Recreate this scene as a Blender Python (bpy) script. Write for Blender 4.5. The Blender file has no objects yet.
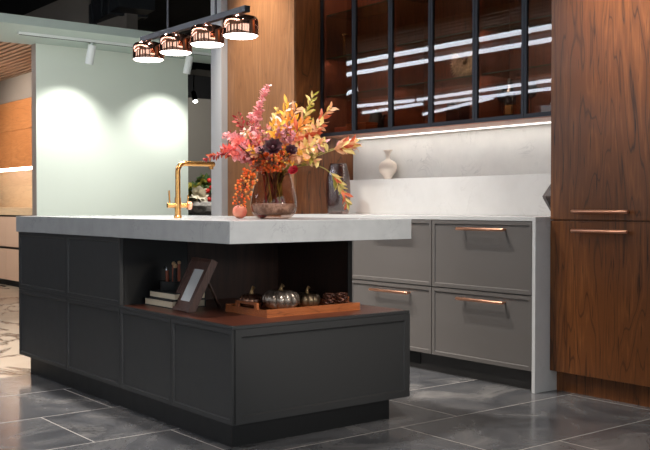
import bpy, bmesh, math, random
from mathutils import Vector, Matrix
random.seed(7)
S = bpy.context.scene
COL = S.collection
R = math.radians
PI = math.pi

# ------------------------------------------------------------------ materials
def nt(name):
    m = bpy.data.materials.new(name); m.use_nodes = True
    t = m.node_tree
    return m, t, t.nodes['Principled BSDF']

def lin(c):
    return tuple(((v/255)/12.92 if v/255 <= .04045 else ((v/255+.055)/1.055)**2.4) for v in c) + (1,)

def plain(name, rgb, rough=.5, metal=0, **kw):
    m, t, b = nt(name)
    b.inputs['Base Color'].default_value = lin(rgb)
    b.inputs['Roughness'].default_value = rough
    b.inputs['Metallic'].default_value = metal
    for k, v in kw.items():
        b.inputs[k].default_value = v
    # a faint surface variation so no surface is perfectly even
    n = t.nodes.new('ShaderNodeTexNoise'); n.inputs['Scale'].default_value = 14; n.inputs['Detail'].default_value = 3
    tc = t.nodes.new('ShaderNodeTexCoord'); t.links.new(tc.outputs['Object'], n.inputs['Vector'])
    mr = t.nodes.new('ShaderNodeMapRange'); mr.inputs['To Min'].default_value = rough*.9; mr.inputs['To Max'].default_value = min(1, rough*1.1)
    t.links.new(n.outputs['Fac'], mr.inputs['Value']); t.links.new(mr.outputs['Result'], b.inputs['Roughness'])
    return m

def glow(name, rgb, strength):
    m, t, b = nt(name)
    b.inputs['Base Color'].default_value = lin(rgb)
    b.inputs['Emission Color'].default_value = lin(rgb)
    b.inputs['Emission Strength'].default_value = strength
    return m

def ramp(t, pts):
    r = t.nodes.new('ShaderNodeValToRGB'); e = r.color_ramp.elements
    while len(e) < len(pts): e.new(.5)
    for i, (p, c) in enumerate(pts):
        e[i].position = p; e[i].color = lin(c)
    return r

def math_node(t, op, a, b=None, c=None):
    n = t.nodes.new('ShaderNodeMath'); n.operation = op
    for i, v in enumerate((a, b, c)):
        if v is None: continue
        if isinstance(v, (int, float)): n.inputs[i].default_value = v
        else: t.links.new(v, n.inputs[i])
    return n.outputs[0]

def mapped(t, scale, loc=(0, 0, 0)):
    tc = t.nodes.new('ShaderNodeTexCoord'); mp = t.nodes.new('ShaderNodeMapping')
    mp.inputs['Scale'].default_value = scale; mp.inputs['Location'].default_value = loc
    t.links.new(tc.outputs['Object'], mp.inputs['Vector'])
    return mp.outputs['Vector']

def noise(t, vec, scale, detail=4, rough=.55, dist=0):
    n = t.nodes.new('ShaderNodeTexNoise')
    n.inputs['Scale'].default_value = scale; n.inputs['Detail'].default_value = detail
    n.inputs['Roughness'].default_value = rough; n.inputs['Distortion'].default_value = dist
    t.links.new(vec, n.inputs['Vector'])
    return n.outputs['Fac']

def mixc(t, fac, a, b, mode='MIX'):
    n = t.nodes.new('ShaderNodeMix'); n.data_type = 'RGBA'; n.blend_type = mode
    ins = [n.inputs[0], n.inputs[6], n.inputs[7]]
    for s, v in zip(ins, (fac, a, b)):
        if isinstance(v, (int, float)): s.default_value = v
        elif isinstance(v, tuple): s.default_value = v
        else: t.links.new(v, s)
    return n.outputs[2]

def wood(name, dark, mid, light, rough=.38, axis='z', k=1.0, loc=(0, 0, 0), contrast=.8):
    """veneer with cathedral figure: contour lines of a noise stretched along the grain"""
    m, t, b = nt(name)
    f = {'z': (3.4*k, 3.4*k, .42*k), 'x': (.42*k, 3.4*k, 3.4*k), 'y': (3.4*k, .42*k, 3.4*k)}[axis]
    v = mapped(t, f, loc)
    n1 = noise(t, v, 1.3, 3, .5, .35)
    rings = math_node(t, 'MULTIPLY', n1, 15)
    saw = math_node(t, 'PINGPONG', rings, .5)
    saw = math_node(t, 'MULTIPLY', saw, 2)
    g = {'z': (60*k, 60*k, 2.2*k), 'x': (2.2*k, 60*k, 60*k), 'y': (60*k, 2.2*k, 60*k)}[axis]
    fib = noise(t, mapped(t, g, loc), 1.6, 5, .7)
    broad = noise(t, mapped(t, tuple(q*.8 for q in f), (3, 7, 1)), 1.6, 2)
    s = math_node(t, 'MULTIPLY_ADD', saw, .20, math_node(t, 'MULTIPLY_ADD', fib, .62, math_node(t, 'MULTIPLY', broad, .38)))
    r = ramp(t, [(.28, dark), (.48, mid), (.62, mid), (.86, light)])
    t.links.new(s, r.inputs['Fac'])
    # thin dark pore streaks
    pore = noise(t, mapped(t, tuple(q*.9 for q in g), (9, 2, 4)), 2.2, 2, .5)
    pm = t.nodes.new('ShaderNodeMapRange'); pm.inputs['From Min'].default_value = .36; pm.inputs['From Max'].default_value = .27
    t.links.new(pore, pm.inputs['Value'])
    streak = math_node(t, 'MULTIPLY', pm.outputs['Result'], contrast)
    dk = math_node(t, 'SUBTRACT', 1, math_node(t, 'MULTIPLY', saw, 7)); dk = math_node(t, 'MAXIMUM', dk, 0)
    dk = math_node(t, 'MULTIPLY', dk, math_node(t, 'MULTIPLY', broad, contrast))
    allk = math_node(t, 'MINIMUM', math_node(t, 'ADD', streak, dk), .85)
    c = mixc(t, allk, r.outputs['Color'], lin(tuple(q*.35 for q in dark)))
    t.links.new(c, b.inputs['Base Color'])
    b.inputs['Roughness'].default_value = rough
    bp = t.nodes.new('ShaderNodeBump'); bp.inputs['Strength'].default_value = .08; bp.inputs['Distance'].default_value = .002
    t.links.new(fib, bp.inputs['Height']); t.links.new(bp.outputs['Normal'], b.inputs['Normal'])
    return m

def quartz(name, base, vein, rough=.22, loc=(0, 0, 0), amount=.7, sc=1.0):
    m, t, b = nt(name)
    v = mapped(t, (sc, sc, sc), loc)
    n = noise(t, v, 5.5, 7, .62, .9)
    d = math_node(t, 'ABSOLUTE', math_node(t, 'SUBTRACT', n, .5))
    mr = t.nodes.new('ShaderNodeMapRange'); mr.inputs['From Min'].default_value = .022; mr.inputs['From Max'].default_value = 0
    t.links.new(d, mr.inputs['Value'])
    mask = noise(t, v, 3.1, 2)
    mm = t.nodes.new('ShaderNodeMapRange'); mm.inputs['From Min'].default_value = .5; mm.inputs['From Max'].default_value = .72
    t.links.new(mask, mm.inputs['Value'])
    f = math_node(t, 'MULTIPLY', math_node(t, 'MULTIPLY', mr.outputs['Result'], mm.outputs['Result']), amount)
    cl = noise(t, v, 7, 4)
    cm = t.nodes.new('ShaderNodeMapRange'); cm.inputs['From Min'].default_value = .3; cm.inputs['From Max'].default_value = .7
    cm.inputs['To Max'].default_value = .16; t.links.new(cl, cm.inputs['Value'])
    c0 = mixc(t, cm.outputs['Result'], lin(base), lin(vein))
    c = mixc(t, f, c0, lin(vein))
    t.links.new(c, b.inputs['Base Color']); b.inputs['Roughness'].default_value = rough
    return m

def floor_material():
    m, t, b = nt('polished stone tiles')
    tc = t.nodes.new('ShaderNodeTexCoord'); sp = t.nodes.new('ShaderNodeSeparateXYZ')
    t.links.new(tc.outputs['Object'], sp.inputs[0])
    X, Y = sp.outputs[0], sp.outputs[1]
    W, L = .586, 1.18
    u = math_node(t, 'DIVIDE', math_node(t, 'ADD', X, 1.085 + W*40), W)
    row = math_node(t, 'FLOOR', u); fu = math_node(t, 'FRACT', u)
    odd = math_node(t, 'MODULO', row, 2)
    off = math_node(t, 'MULTIPLY', odd, -.355)
    yy = math_node(t, 'ADD', math_node(t, 'ADD', Y, .355 + L*20), off)
    w = math_node(t, 'DIVIDE', yy, L)
    col = math_node(t, 'FLOOR', w); fw = math_node(t, 'FRACT', w)
    def edge(f, size):
        e = math_node(t, 'MINIMUM', f, math_node(t, 'SUBTRACT', 1, f))
        return math_node(t, 'LESS_THAN', math_node(t, 'MULTIPLY', e, size), .0028)
    grout = math_node(t, 'MAXIMUM', edge(fu, W), edge(fw, L))
    # per-tile offset of the stone figure
    cmb = t.nodes.new('ShaderNodeCombineXYZ')
    t.links.new(math_node(t, 'MULTIPLY', row, 3.7), cmb.inputs[0]); t.links.new(math_node(t, 'MULTIPLY', col, 5.3), cmb.inputs[1])
    ad = t.nodes.new('ShaderNodeVectorMath'); ad.operation = 'ADD'
    t.links.new(tc.outputs['Object'], ad.inputs[0]); t.links.new(cmb.outputs[0], ad.inputs[1])
    v = ad.outputs[0]
    cloud = noise(t, v, 2.6, 7, .62, 1.2)
    r = ramp(t, [(.25, (62, 62, 64)), (.45, (90, 90, 92)), (.6, (112, 110, 109)), (.78, (146, 142, 138))])
    t.links.new(cloud, r.inputs['Fac'])
    n = noise(t, v, 2.1, 6, .6, 1.6)
    d = math_node(t, 'ABSOLUTE', math_node(t, 'SUBTRACT', n, .5))
    mr = t.nodes.new('ShaderNodeMapRange'); mr.inputs['From Min'].default_value = .012; mr.inputs['From Max'].default_value = 0
    t.links.new(d, mr.inputs['Value'])
    msk = noise(t, v, 1.7, 2); mm = t.nodes.new('ShaderNodeMapRange')
    mm.inputs['From Min'].default_value = .45; mm.inputs['From Max'].default_value = .65; mm.inputs['To Max'].default_value = .8
    t.links.new(msk, mm.inputs['Value'])
    vein = math_node(t, 'MULTIPLY', mr.outputs['Result'], mm.outputs['Result'])
    grey = mixc(t, vein, r.outputs['Color'], lin((34, 34, 36)))
    # bright grazing reflection on the tiles, painted in as cream stone with black veins
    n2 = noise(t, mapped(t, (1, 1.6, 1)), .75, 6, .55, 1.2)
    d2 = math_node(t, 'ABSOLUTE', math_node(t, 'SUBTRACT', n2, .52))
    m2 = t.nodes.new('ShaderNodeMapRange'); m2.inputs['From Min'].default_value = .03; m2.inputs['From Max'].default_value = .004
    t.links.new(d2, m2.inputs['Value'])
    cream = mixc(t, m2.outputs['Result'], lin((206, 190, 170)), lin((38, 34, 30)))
    sheen_zone = math_node(t, 'MULTIPLY', math_node(t, 'LESS_THAN', X, -2.2), math_node(t, 'GREATER_THAN', Y, -.15))
    stone = mixc(t, sheen_zone, grey, cream)
    g2 = math_node(t, 'MULTIPLY', grout, math_node(t, 'SUBTRACT', 1, sheen_zone))
    c = mixc(t, g2, stone, lin((176, 168, 160)))
    t.links.new(c, b.inputs['Base Color'])
    rr = t.nodes.new('ShaderNodeMapRange'); rr.inputs['To Min'].default_value = .1; rr.inputs['To Max'].default_value = .26
    t.links.new(cloud, rr.inputs['Value'])
    rgh = math_node(t, 'MULTIPLY_ADD', g2, .4, rr.outputs['Result'])
    t.links.new(rgh, b.inputs['Roughness'])
    bp = t.nodes.new('ShaderNodeBump'); bp.inputs['Strength'].default_value = .25; bp.inputs['Distance'].default_value = .002
    t.links.new(math_node(t, 'MULTIPLY', grout, -1), bp.inputs['Height']); t.links.new(bp.outputs['Normal'], b.inputs['Normal'])
    return m

def pane_glass(name, tint, boost=1.5, rough=.015):
    m = bpy.data.materials.new(name); m.use_nodes = True
    t = m.node_tree; t.nodes.clear()
    o = t.nodes.new('ShaderNodeOutputMaterial'); mx = t.nodes.new('ShaderNodeMixShader')
    tr = t.nodes.new('ShaderNodeBsdfTransparent'); tr.inputs['Color'].default_value = lin(tint)
    gl = t.nodes.new('ShaderNodeBsdfGlossy'); gl.inputs['Roughness'].default_value = rough
    fr = t.nodes.new('ShaderNodeFresnel'); fr.inputs['IOR'].default_value = boost
    ge = t.nodes.new('ShaderNodeNewGeometry')
    fa = math_node(t, 'MULTIPLY', fr.outputs[0], math_node(t, 'SUBTRACT', 1, ge.outputs['Backfacing']))
    t.links.new(fa, mx.inputs[0]); t.links.new(tr.outputs[0], mx.inputs[1]); t.links.new(gl.outputs[0], mx.inputs[2])
    t.links.new(mx.outputs[0], o.inputs[0])
    return m

def leafmat(name, rgb, rgb2=None, rough=.5):
    m, t, b = nt(name)
    v = mapped(t, (1, 1, 1)); n = noise(t, v, 38, 3)
    r = ramp(t, [(.35, rgb), (.65, rgb2 or tuple(min(255, int(q*1.15)) for q in rgb))])
    t.links.new(n, r.inputs['Fac']); t.links.new(r.outputs['Color'], b.inputs['Base Color'])
    b.inputs['Roughness'].default_value = rough
    tl = t.nodes.new('ShaderNodeBsdfTranslucent'); t.links.new(r.outputs['Color'], tl.inputs['Color'])
    mx = t.nodes.new('ShaderNodeMixShader'); mx.inputs[0].default_value = .3
    o = t.nodes['Material Output']
    t.links.new(b.outputs[0], mx.inputs[1]); t.links.new(tl.outputs[0], mx.inputs[2]); t.links.new(mx.outputs[0], o.inputs[0])
    return m

def mottled(name, a, b_, rough, metal, scale=30, lo=.4, hi=.6, **kw):
    m, t, b = nt(name)
    n = noise(t, mapped(t, (1, 1, 1)), scale, 5, .65)
    r = ramp(t, [(lo, a), (hi, b_)]); t.links.new(n, r.inputs['Fac'])
    t.links.new(r.outputs['Color'], b.inputs['Base Color'])
    b.inputs['Roughness'].default_value = rough; b.inputs['Metallic'].default_value = metal
    for k, v in kw.items(): b.inputs[k].default_value = v
    return m

M = {}
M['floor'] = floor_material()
M['white_paint'] = plain('white wall paint', (214, 222, 212), .75)
M['end_bounce_tint'] = plain('wall paint tinted by kitchen bounce', (170, 156, 146), .7)  # kitchen's reflected warmth put into the colour of the wall ends
M['pillar_paint'] = plain('light grey lacquer', (206, 207, 210), .45)
M['soffit_paint'] = plain('pale grey ceiling paint', (170, 184, 178), .8)
M['far_paint'] = plain('grey plaster', (128, 124, 116), .8)
M['black_ceiling'] = plain('black ceiling paint', (16, 16, 18), .8)
M['duct_dark'] = plain('dark sheet metal', (46, 47, 50), .5, .3)
M['rosewood'] = wood('rosewood veneer', (52, 27, 13), (108, 62, 29), (146, 90, 46), .36, contrast=1.1)
M['rosewood_left'] = wood('rosewood veneer soft', (98, 62, 38), (132, 90, 58), (156, 112, 76), .38, loc=(4, 1, 2), contrast=.4)
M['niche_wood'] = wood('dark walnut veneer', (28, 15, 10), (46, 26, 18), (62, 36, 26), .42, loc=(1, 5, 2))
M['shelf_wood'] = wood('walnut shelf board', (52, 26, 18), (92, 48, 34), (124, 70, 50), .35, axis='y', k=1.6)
M['tray_wood'] = wood('acacia wood', (104, 54, 26), (158, 88, 46), (196, 120, 70), .42, axis='y', k=2)
M['frame_wood'] = wood('dark frame wood', (48, 28, 22), (84, 54, 44), (112, 76, 62), .45, axis='z', k=2.5)
M['cab_wood'] = wood('cabinet interior veneer', (60, 28, 17), (104, 52, 31), (128, 70, 44), .45, loc=(2, 3, 8))
M['sill_wood'] = wood('cabinet underside veneer', (120, 76, 58), (166, 116, 94), (186, 138, 114), .4, axis='x')
M['oak'] = wood('honey oak veneer', (170, 104, 56), (200, 130, 76), (216, 150, 96), .5, axis='x', contrast=.25)
M['ash'] = wood('pale ash veneer', (186, 156, 120), (214, 186, 150), (226, 202, 170), .45, axis='x', contrast=.2)
M['worktop'] = quartz('island quartz', (176, 177, 177), (98, 102, 106), .22, (0, 0, 0), .42, 1.8)
M['quartz'] = quartz('white quartz', (208, 206, 203), (160, 156, 152), .25, (3, 1, 2), .35)
M['backsplash'] = quartz('marbled quartz', (222, 219, 214), (120, 118, 120), .3, (.4, 0, .2), .5, .9)
M['graphite'] = plain('graphite lacquer', (48, 48, 48), .42)
M['graphite_dark'] = plain('black lacquer', (17, 17, 18), .5)
M['drawer_grey'] = plain('grey lacquer', (100, 95, 91), .4)
M['black_metal'] = plain('black aluminium', (44, 46, 52), .4, .6)
M['pendant_black'] = plain('dark grey pendant bar', (52, 54, 60), .4, .5)
M['copper'] = plain('polished copper', (246, 184, 156), .09, 1)
M['rose_handle'] = plain('rose copper handle', (240, 178, 146), .3, 1)
M['gold'] = plain('brushed gold', (226, 172, 104), .24, 1)
M['diffuser'] = glow('pendant diffuser', (255, 246, 236), 9)
M['led'] = glow('cool white led', (236, 244, 255), 13)
M['led_counter'] = glow('white led profile', (255, 252, 246), 2)
M['led_under'] = glow('white led profile downwards', (255, 252, 246), 11)
M['led_warm'] = glow('warm led profile', (255, 244, 226), 9)
M['spot_glow'] = glow('spotlight lens', (255, 252, 246), 20)
M['white_metal'] = plain('white metal', (222, 226, 226), .4)
M['pane'] = pane_glass('smoked cabinet glass', (206, 196, 190), 1.62)
M['shelf_glass'] = pane_glass('clear shelf glass', (214, 232, 222), 1.5)
M['shelf_edge'] = plain('green glass edge', (52, 104, 84), .15)
M['picture_glass'] = plain('grey picture print', (232, 236, 236), .25)
M['mat_black'] = plain('black card', (14, 14, 15), .6)
M['paper'] = plain('cream pages', (214, 200, 174), .8)
M['cover_black'] = plain('black book cover', (22, 22, 24), .55)
M['brush_wood'] = plain('reddish handle wood', (150, 72, 44), .45)
M['cork'] = plain('pale cork', (196, 160, 120), .7)
M['steel'] = plain('polished steel', (196, 198, 202), .18, 1)
M['ceramic'] = plain('cream ceramic', (222, 208, 194), .55)
M['dark_stone'] = mottled('dark marbled stone', (34, 28, 28), (78, 66, 62), .55, 0, 16)
M['smoke_glass'] = None
M['kitchen_front'] = plain('beige lacquer', (208, 176, 152), .5)
M['kitchen_black'] = plain('black shadow profile', (14, 13, 13), .6)
M['bulkhead'] = plain('taupe bulkhead paint', (150, 138, 126), .75)
M['slat'] = wood('pale slat timber', (130, 104, 84), (168, 138, 114), (186, 156, 130), .6, axis='x', contrast=.2)
M['pumpkin_pearl'] = mottled('pearl bronze glaze', (98, 86, 76), (176, 164, 152), .24, .75, 26, .35, .65)
M['pumpkin_copper'] = mottled('dark copper glaze', (82, 56, 46), (150, 112, 94), .22, .85, 22)
M['pumpkin_bronze'] = mottled('olive bronze glaze', (84, 70, 54), (134, 116, 92), .28, .75, 22)
M['stalk'] = plain('bronze stalk', (150, 122, 84), .35, .7)
M['cone'] = mottled('pine cone scale', (60, 30, 22), (150, 92, 66), .4, .25, 60, .45, .7)
M['peach'] = mottled('peach skin', (214, 92, 72), (240, 158, 128), .6, 0, 12, .35, .62)
M['plum'] = mottled('dark red skin', (110, 18, 22), (156, 34, 34), .3, 0, 14)
M['river_stone'] = mottled('grey stone', (96, 92, 88), (150, 146, 140), .7, 0, 18)
M['vent_black'] = plain('black vent', (8, 8, 9), .6)
M['plinth_grey'] = plain('grey plinth lacquer', (66, 64, 62), .45)

def glass(name, rgb, rough=.03, ior=1.45):
    m, t, b = nt(name)
    b.inputs['Base Color'].default_value = lin(rgb)
    b.inputs['Roughness'].default_value = rough
    b.inputs['Transmission Weight'].default_value = 1
    b.inputs['IOR'].default_value = ior
    return m
M['smoke_glass'] = pane_glass('smoky brown glass', (230, 217, 210), 1.55)
M['mauve_glass'] = pane_glass('smoked mauve glass', (212, 190, 184), 2.3, .22)
M['jar_glass'] = pane_glass('clear jar glass', (206, 200, 192), 1.5)
M['water'] = plain('pebbles in water', (150, 132, 120), .35)

# ------------------------------------------------------------------ mesh builder
class MB:
    def __init__(self):
        self.bm = bmesh.new(); self.mi = 0
    def f(self, vs):
        try:
            q = self.bm.faces.new(vs); q.material_index = self.mi; return q
        except ValueError:
            return None
    def v(self, p): return self.bm.verts.new(p)
    def box(self, x0, x1, y0, y1, z0, z1):
        v = [self.v((x, y, z)) for z in (z0, z1) for y in (y0, y1) for x in (x0, x1)]
        for a in ((0, 2, 3, 1), (4, 5, 7, 6), (0, 1, 5, 4), (2, 6, 7, 3), (0, 4, 6, 2), (1, 3, 7, 5)):
            self.f([v[i] for i in a])
        return self
    def bar(self, p0, p1, w, h, up=(0, 0, 1)):
        p0, p1 = Vector(p0), Vector(p1); d = (p1-p0).normalized(); s = d.cross(Vector(up)).normalized(); u = s.cross(d)
        a = [self.v(p + s*sx*w/2 + u*sz*h/2) for p in (p0, p1) for sx, sz in ((-1, -1), (1, -1), (1, 1), (-1, 1))]
        for q in ((3, 2, 1, 0), (4, 5, 6, 7), (0, 1, 5, 4), (1, 2, 6, 5), (2, 3, 7, 6), (3, 0, 4, 7)):
            self.f([a[i] for i in q])
        return self
    def tube(self, pts, rad, seg=8, cap=True):
        pts = [Vector(p) for p in pts]; n = len(pts)
        if not hasattr(rad, '__len__'): rad = [rad]*n
        rings = []; prev = None
        for i, p in enumerate(pts):
            d = (pts[min(i+1, n-1)] - pts[max(i-1, 0)]).normalized()
            if prev is None:
                a = Vector((0, 0, 1)) if abs(d.z) < .9 else Vector((1, 0, 0))
                s = d.cross(a).normalized()
            else:
                s = (prev - d*prev.dot(d)).normalized()
            prev = s; u = d.cross(s)
            rings.append([self.v(p + (s*math.cos(k*2*PI/seg) + u*math.sin(k*2*PI/seg))*rad[i]) for k in range(seg)])
        for i in range(n-1):
            for k in range(seg):
                self.f([rings[i][k], rings[i][(k+1) % seg], rings[i+1][(k+1) % seg], rings[i+1][k]])
        if cap:
            self.f(rings[0][::-1]); self.f(rings[-1])
        return self
    def cyl(self, p0, p1, r0, r1=None, seg=24):
        return self.tube([p0, p1], [r0, r0 if r1 is None else r1], seg)
    def lathe(self, prof, c=(0, 0, 0), seg=40, mod=None, sx=1, sy=1, close=False):
        """prof: list of (r, z); mod(theta, k) scales the radius"""
        rings = []
        for i, (r, z) in enumerate(prof):
            if r < 1e-5:
                rings.append([self.v((c[0], c[1], c[2]+z))]); continue
            rg = []
            for k in range(seg):
                th = 2*PI*k/seg; q = r*(mod(th, i) if mod else 1)
                rg.append(self.v((c[0]+q*sx*math.cos(th), c[1]+q*sy*math.sin(th), c[2]+z)))
            rings.append(rg)
        n = len(rings)
        for i in range(n if close else n-1):
            a, b = rings[i], rings[(i+1) % n]
            if len(a) == 1 and len(b) == 1: continue
            for k in range(seg):
                k2 = (k+1) % seg
                if len(a) == 1: self.f([a[0], b[k2], b[k]])
                elif len(b) == 1: self.f([a[k], a[k2], b[0]])
                else: self.f([a[k], a[k2], b[k2], b[k]])
        return self
    def ball(self, c, r, seg=16, sx=1, sy=1, sz=1):
        n = max(6, seg//2)
        return self.lathe([(r*math.sin(PI*i/n), -r*sz*math.cos(PI*i/n)) for i in range(n+1)], c, seg, None, sx, sy)
    def recess(self, facing, u0, u1, z0, z1, n0, thick=.02, b=.02, depth=.007, slope=.004, pull=None):
        """framed door leaf. facing '-y': u is x, front at y=n0; facing '+x': u is y, front at x=n0"""
        def P(u, z, d):
            return (u, n0+d, z) if facing == '-y' else (n0-d, u, z)
        loops = []
        for ins, d in ((0, thick), (0, 0), (b, 0), (b+slope, depth)):
            loops.append([self.v(P(u, z, d)) for u, z in ((u0+ins, z0+ins), (u1-ins, z0+ins), (u1-ins, z1-ins), (u0+ins, z1-ins))])
        self.f(loops[0])
        for a, c in zip(loops, loops[1:]):
            for k in range(4): self.f([a[k], a[(k+1) % 4], c[(k+1) % 4], c[k]])
        self.f(loops[-1])
        return self
    def build(self, name, mats, parent=None, loc=None, bevel=0, smooth=True, solid=0, local=False):
        """coordinates are world ones unless local; the mesh is stored relative to its parent (or loc)"""
        bm = self.bm
        bmesh.ops.recalc_face_normals(bm, faces=bm.faces)
        o0 = Vector((0, 0, 0))
        if not local:
            p = parent
            while p is not None:
                o0 += p.location; p = p.parent
            if loc is not None: o0 += Vector(loc)
        if o0.length: bmesh.ops.translate(bm, verts=bm.verts, vec=-o0)
        me = bpy.data.meshes.new(name); bm.to_mesh(me); bm.free()
        for m in (mats if isinstance(mats, (list, tuple)) else [mats]): me.materials.append(M[m] if isinstance(m, str) else m)
        ob = bpy.data.objects.new(name, me); COL.objects.link(ob)
        if smooth:
            me.polygons.foreach_set('use_smooth', [True]*len(me.polygons)); me.set_sharp_from_angle(angle=R(38))
        if parent is not None: ob.parent = parent
        if loc is not None: ob.location = loc
        if bevel:
            md = ob.modifiers.new('bevel', 'BEVEL'); md.width = bevel; md.segments = 2; md.limit_method = 'ANGLE'; md.angle_limit = R(40)
            md.harden_normals = True
        if solid:
            md = ob.modifiers.new('thickness', 'SOLIDIFY'); md.thickness = solid; md.offset = 0
        return ob

def thing(name, label, cat, loc=(0, 0, 0), rz=0, group=None):
    o = bpy.data.objects.new(name, None); COL.objects.link(o); o.location = loc; o.rotation_euler = (0, 0, rz)
    o.empty_display_size = .05
    o['label'] = label; o['category'] = cat
    if group: o['group'] = group
    return o
def tag(o, label, cat, group=None):
    o['label'] = label; o['category'] = cat
    if group: o['group'] = group
    return o
def struct(mb, name, mat, **k):
    o = mb.build(name, mat, **k); o['kind'] = 'structure'; return o
def B(*a): return MB().box(*a)

# ------------------------------------------------------------------ camera
cd = bpy.data.cameras.new('camera'); cam = bpy.data.objects.new('camera', cd); COL.objects.link(cam)
cam.location = (3.1723, -2.0208, .9808)
YAW, PITCH, F = 2.4766, .0204, 949.15
cam.rotation_euler = (PI/2 - PITCH, 0, YAW - PI/2)
cd.sensor_width = 36; cd.lens = F/650*36; cd.clip_start = .05
S.camera = cam
CAM = Vector(cam.location)
FW = Vector((math.cos(YAW), math.sin(YAW), 0)); RT = Vector((FW.y, -FW.x, 0))

# ------------------------------------------------------------------ the room
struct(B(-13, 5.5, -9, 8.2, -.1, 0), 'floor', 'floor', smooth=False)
struct(B(-13, 5.5, -9, 8.2, 3.5, 3.6), 'ceiling', 'black_ceiling', smooth=False)
struct(B(-3.2, 4, 2.57, 2.7, 0, 3.5), 'wall_back', 'far_paint', smooth=False)
o = struct(B(-6.2, -6.08, 1.57, 3.30, 0, 2.6), 'wall_left', ['white_paint', 'end_bounce_tint'], smooth=False)
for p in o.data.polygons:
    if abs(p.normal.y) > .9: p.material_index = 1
struct(B(-3.366, -3.21, 1.95, 3.2, 0, 3.5), 'trim_2', 'pillar_paint', smooth=False)
struct(B(-12.6, -12.4, 2.9, 8.2, 0, 3.0), 'wall_left', 'far_paint', smooth=False)
struct(B(-13.1, -12.9, -9, 8.2, 0, 3.5), 'wall_left', 'black_ceiling', smooth=False)
struct(B(-13, 5.5, 8.2, 8.3, 0, 3.5), 'wall_back', 'black_ceiling', smooth=False)
struct(B(-11.5, -6.2, 2.62, 2.75, 0, 3.5), 'wall_back', 'bulkhead', smooth=False)
mb = B(-6.2, -5.2, .5, 7.5, 2.6, 2.68)
struct(mb, 'ceiling', 'soffit_paint', smooth=False)
mb = MB()
def pier_wall(m, fixed, a0, a1, light_openings, z0, z1, axis):
    def bx(u0, u1, za, zb):
        if axis == 'x': m.box(fixed, fixed+.2, u0, u1, za, zb)
        else: m.box(u0, u1, fixed-.2, fixed, za, zb)
    bx(a0, a1, 0, z0); bx(a0, a1, z1, 3.5)
    cur = a0
    for u0, u1 in light_openings:
        bx(cur, u0, z0, z1); cur = u1
    bx(cur, a1, z0, z1)
pier_wall(mb, 5.5, -9, 8.2, ((-6.6, -4.9), (-4.6, -2.9), (-1.8, -.4), (-.1, 1.3), (1.6, 3.0), (4.2, 5.6)), .25, 2.9, 'x')  # unseen wall; window openings added for light and bright bands in the copper
struct(mb, 'wall_right', 'far_paint', smooth=False)
mb = MB(); pier_wall(mb, -9, -13, 5.5, ((-9.6, -7.7), (-5.2, -3.3), (-.7, 1.2), (2.9, 4.9)), .2, 3.1, 'y')  # unseen wall; its openings are sized to light the island front
struct(mb, 'wall_front', 'far_paint', smooth=False)
# slatted timber ceilings: over the far kitchen and over the front of the showroom
mb = MB()
for i in range(24):
    y = .52 + i*.086
    mb.box(-11, -6.21, y, y+.05, 2.6, 2.64)
mb.box(-11, -6.21, .5, 2.6, 2.68, 2.7)
struct(mb, 'ceiling', 'slat', smooth=False)
mb = MB()
for i in range(56):
    y = -8.8 + i*.14
    mb.box(-11, 4, y, y+.07, 3.0, 3.06)
struct(mb, 'ceiling', 'slat', smooth=False)

def duct(loc, size, label, rz=0):
    t = thing('ceiling_duct', label, 'duct', loc, rz, None)
    sx, sy, sz = size
    MB().box(-sx/2, sx/2, -sy/2, sy/2, 0, sz).build('duct_body', 'duct_dark', t, local=True, bevel=.01)
    for k in range(5):
        y = -sy/2 + sy*(k+.5)/5
        MB().box(-sx/2-.02, sx/2+.02, y-.02, y+.02, -.02, sz+.02).build('duct_flange', 'duct_dark', t, local=True)
    for y in (-sy*.35, sy*.35):
        for x in (-sx/2-.04, sx/2+.04):
            MB().cyl((x, y, 0), (x, y, 3.5-loc[2]), .01, seg=8).build('hanger_rod', 'duct_dark', t, local=True)
duct((-9.2, 5.0, 2.98), (.55, 4.2, .3), 'dark square air duct under black ceiling seen above opening beside white wall', R(8))
duct((-7.6, 2.9, 3.05), (.4, 3.4, .25), 'dark air duct across the black ceiling above the pale soffit', R(80))
duct((-10.5, 7.0, 2.9), (.4, 2.5, .3), 'far dark air duct over the grey back wall', R(60))
m = MB()
m.cyl((-12, 3.4, 3.2), (-4, 4.4, 3.2), .05, seg=12)
tag(m.build('ceiling_pipe', 'duct_dark'), 'thin dark pipe running below the black ceiling above the soffit', 'pipe')

# ------------------------------------------------------------------ tall wood cabinets
def bar_handle(x0, x1, y, z, yb, parent, mat='rose_handle'):
    m = MB()
    m.tube([(x0, y, z), (x0+.004, y, z), (x1-.004, y, z), (x1, y, z)], [.0075, .009, .009, .0075], 14)
    for x in (x0+.025, x1-.025): m.cyl((x, y, z), (x, yb, z), .006, seg=10)
    return m.build('handle', mat, parent)

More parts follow.
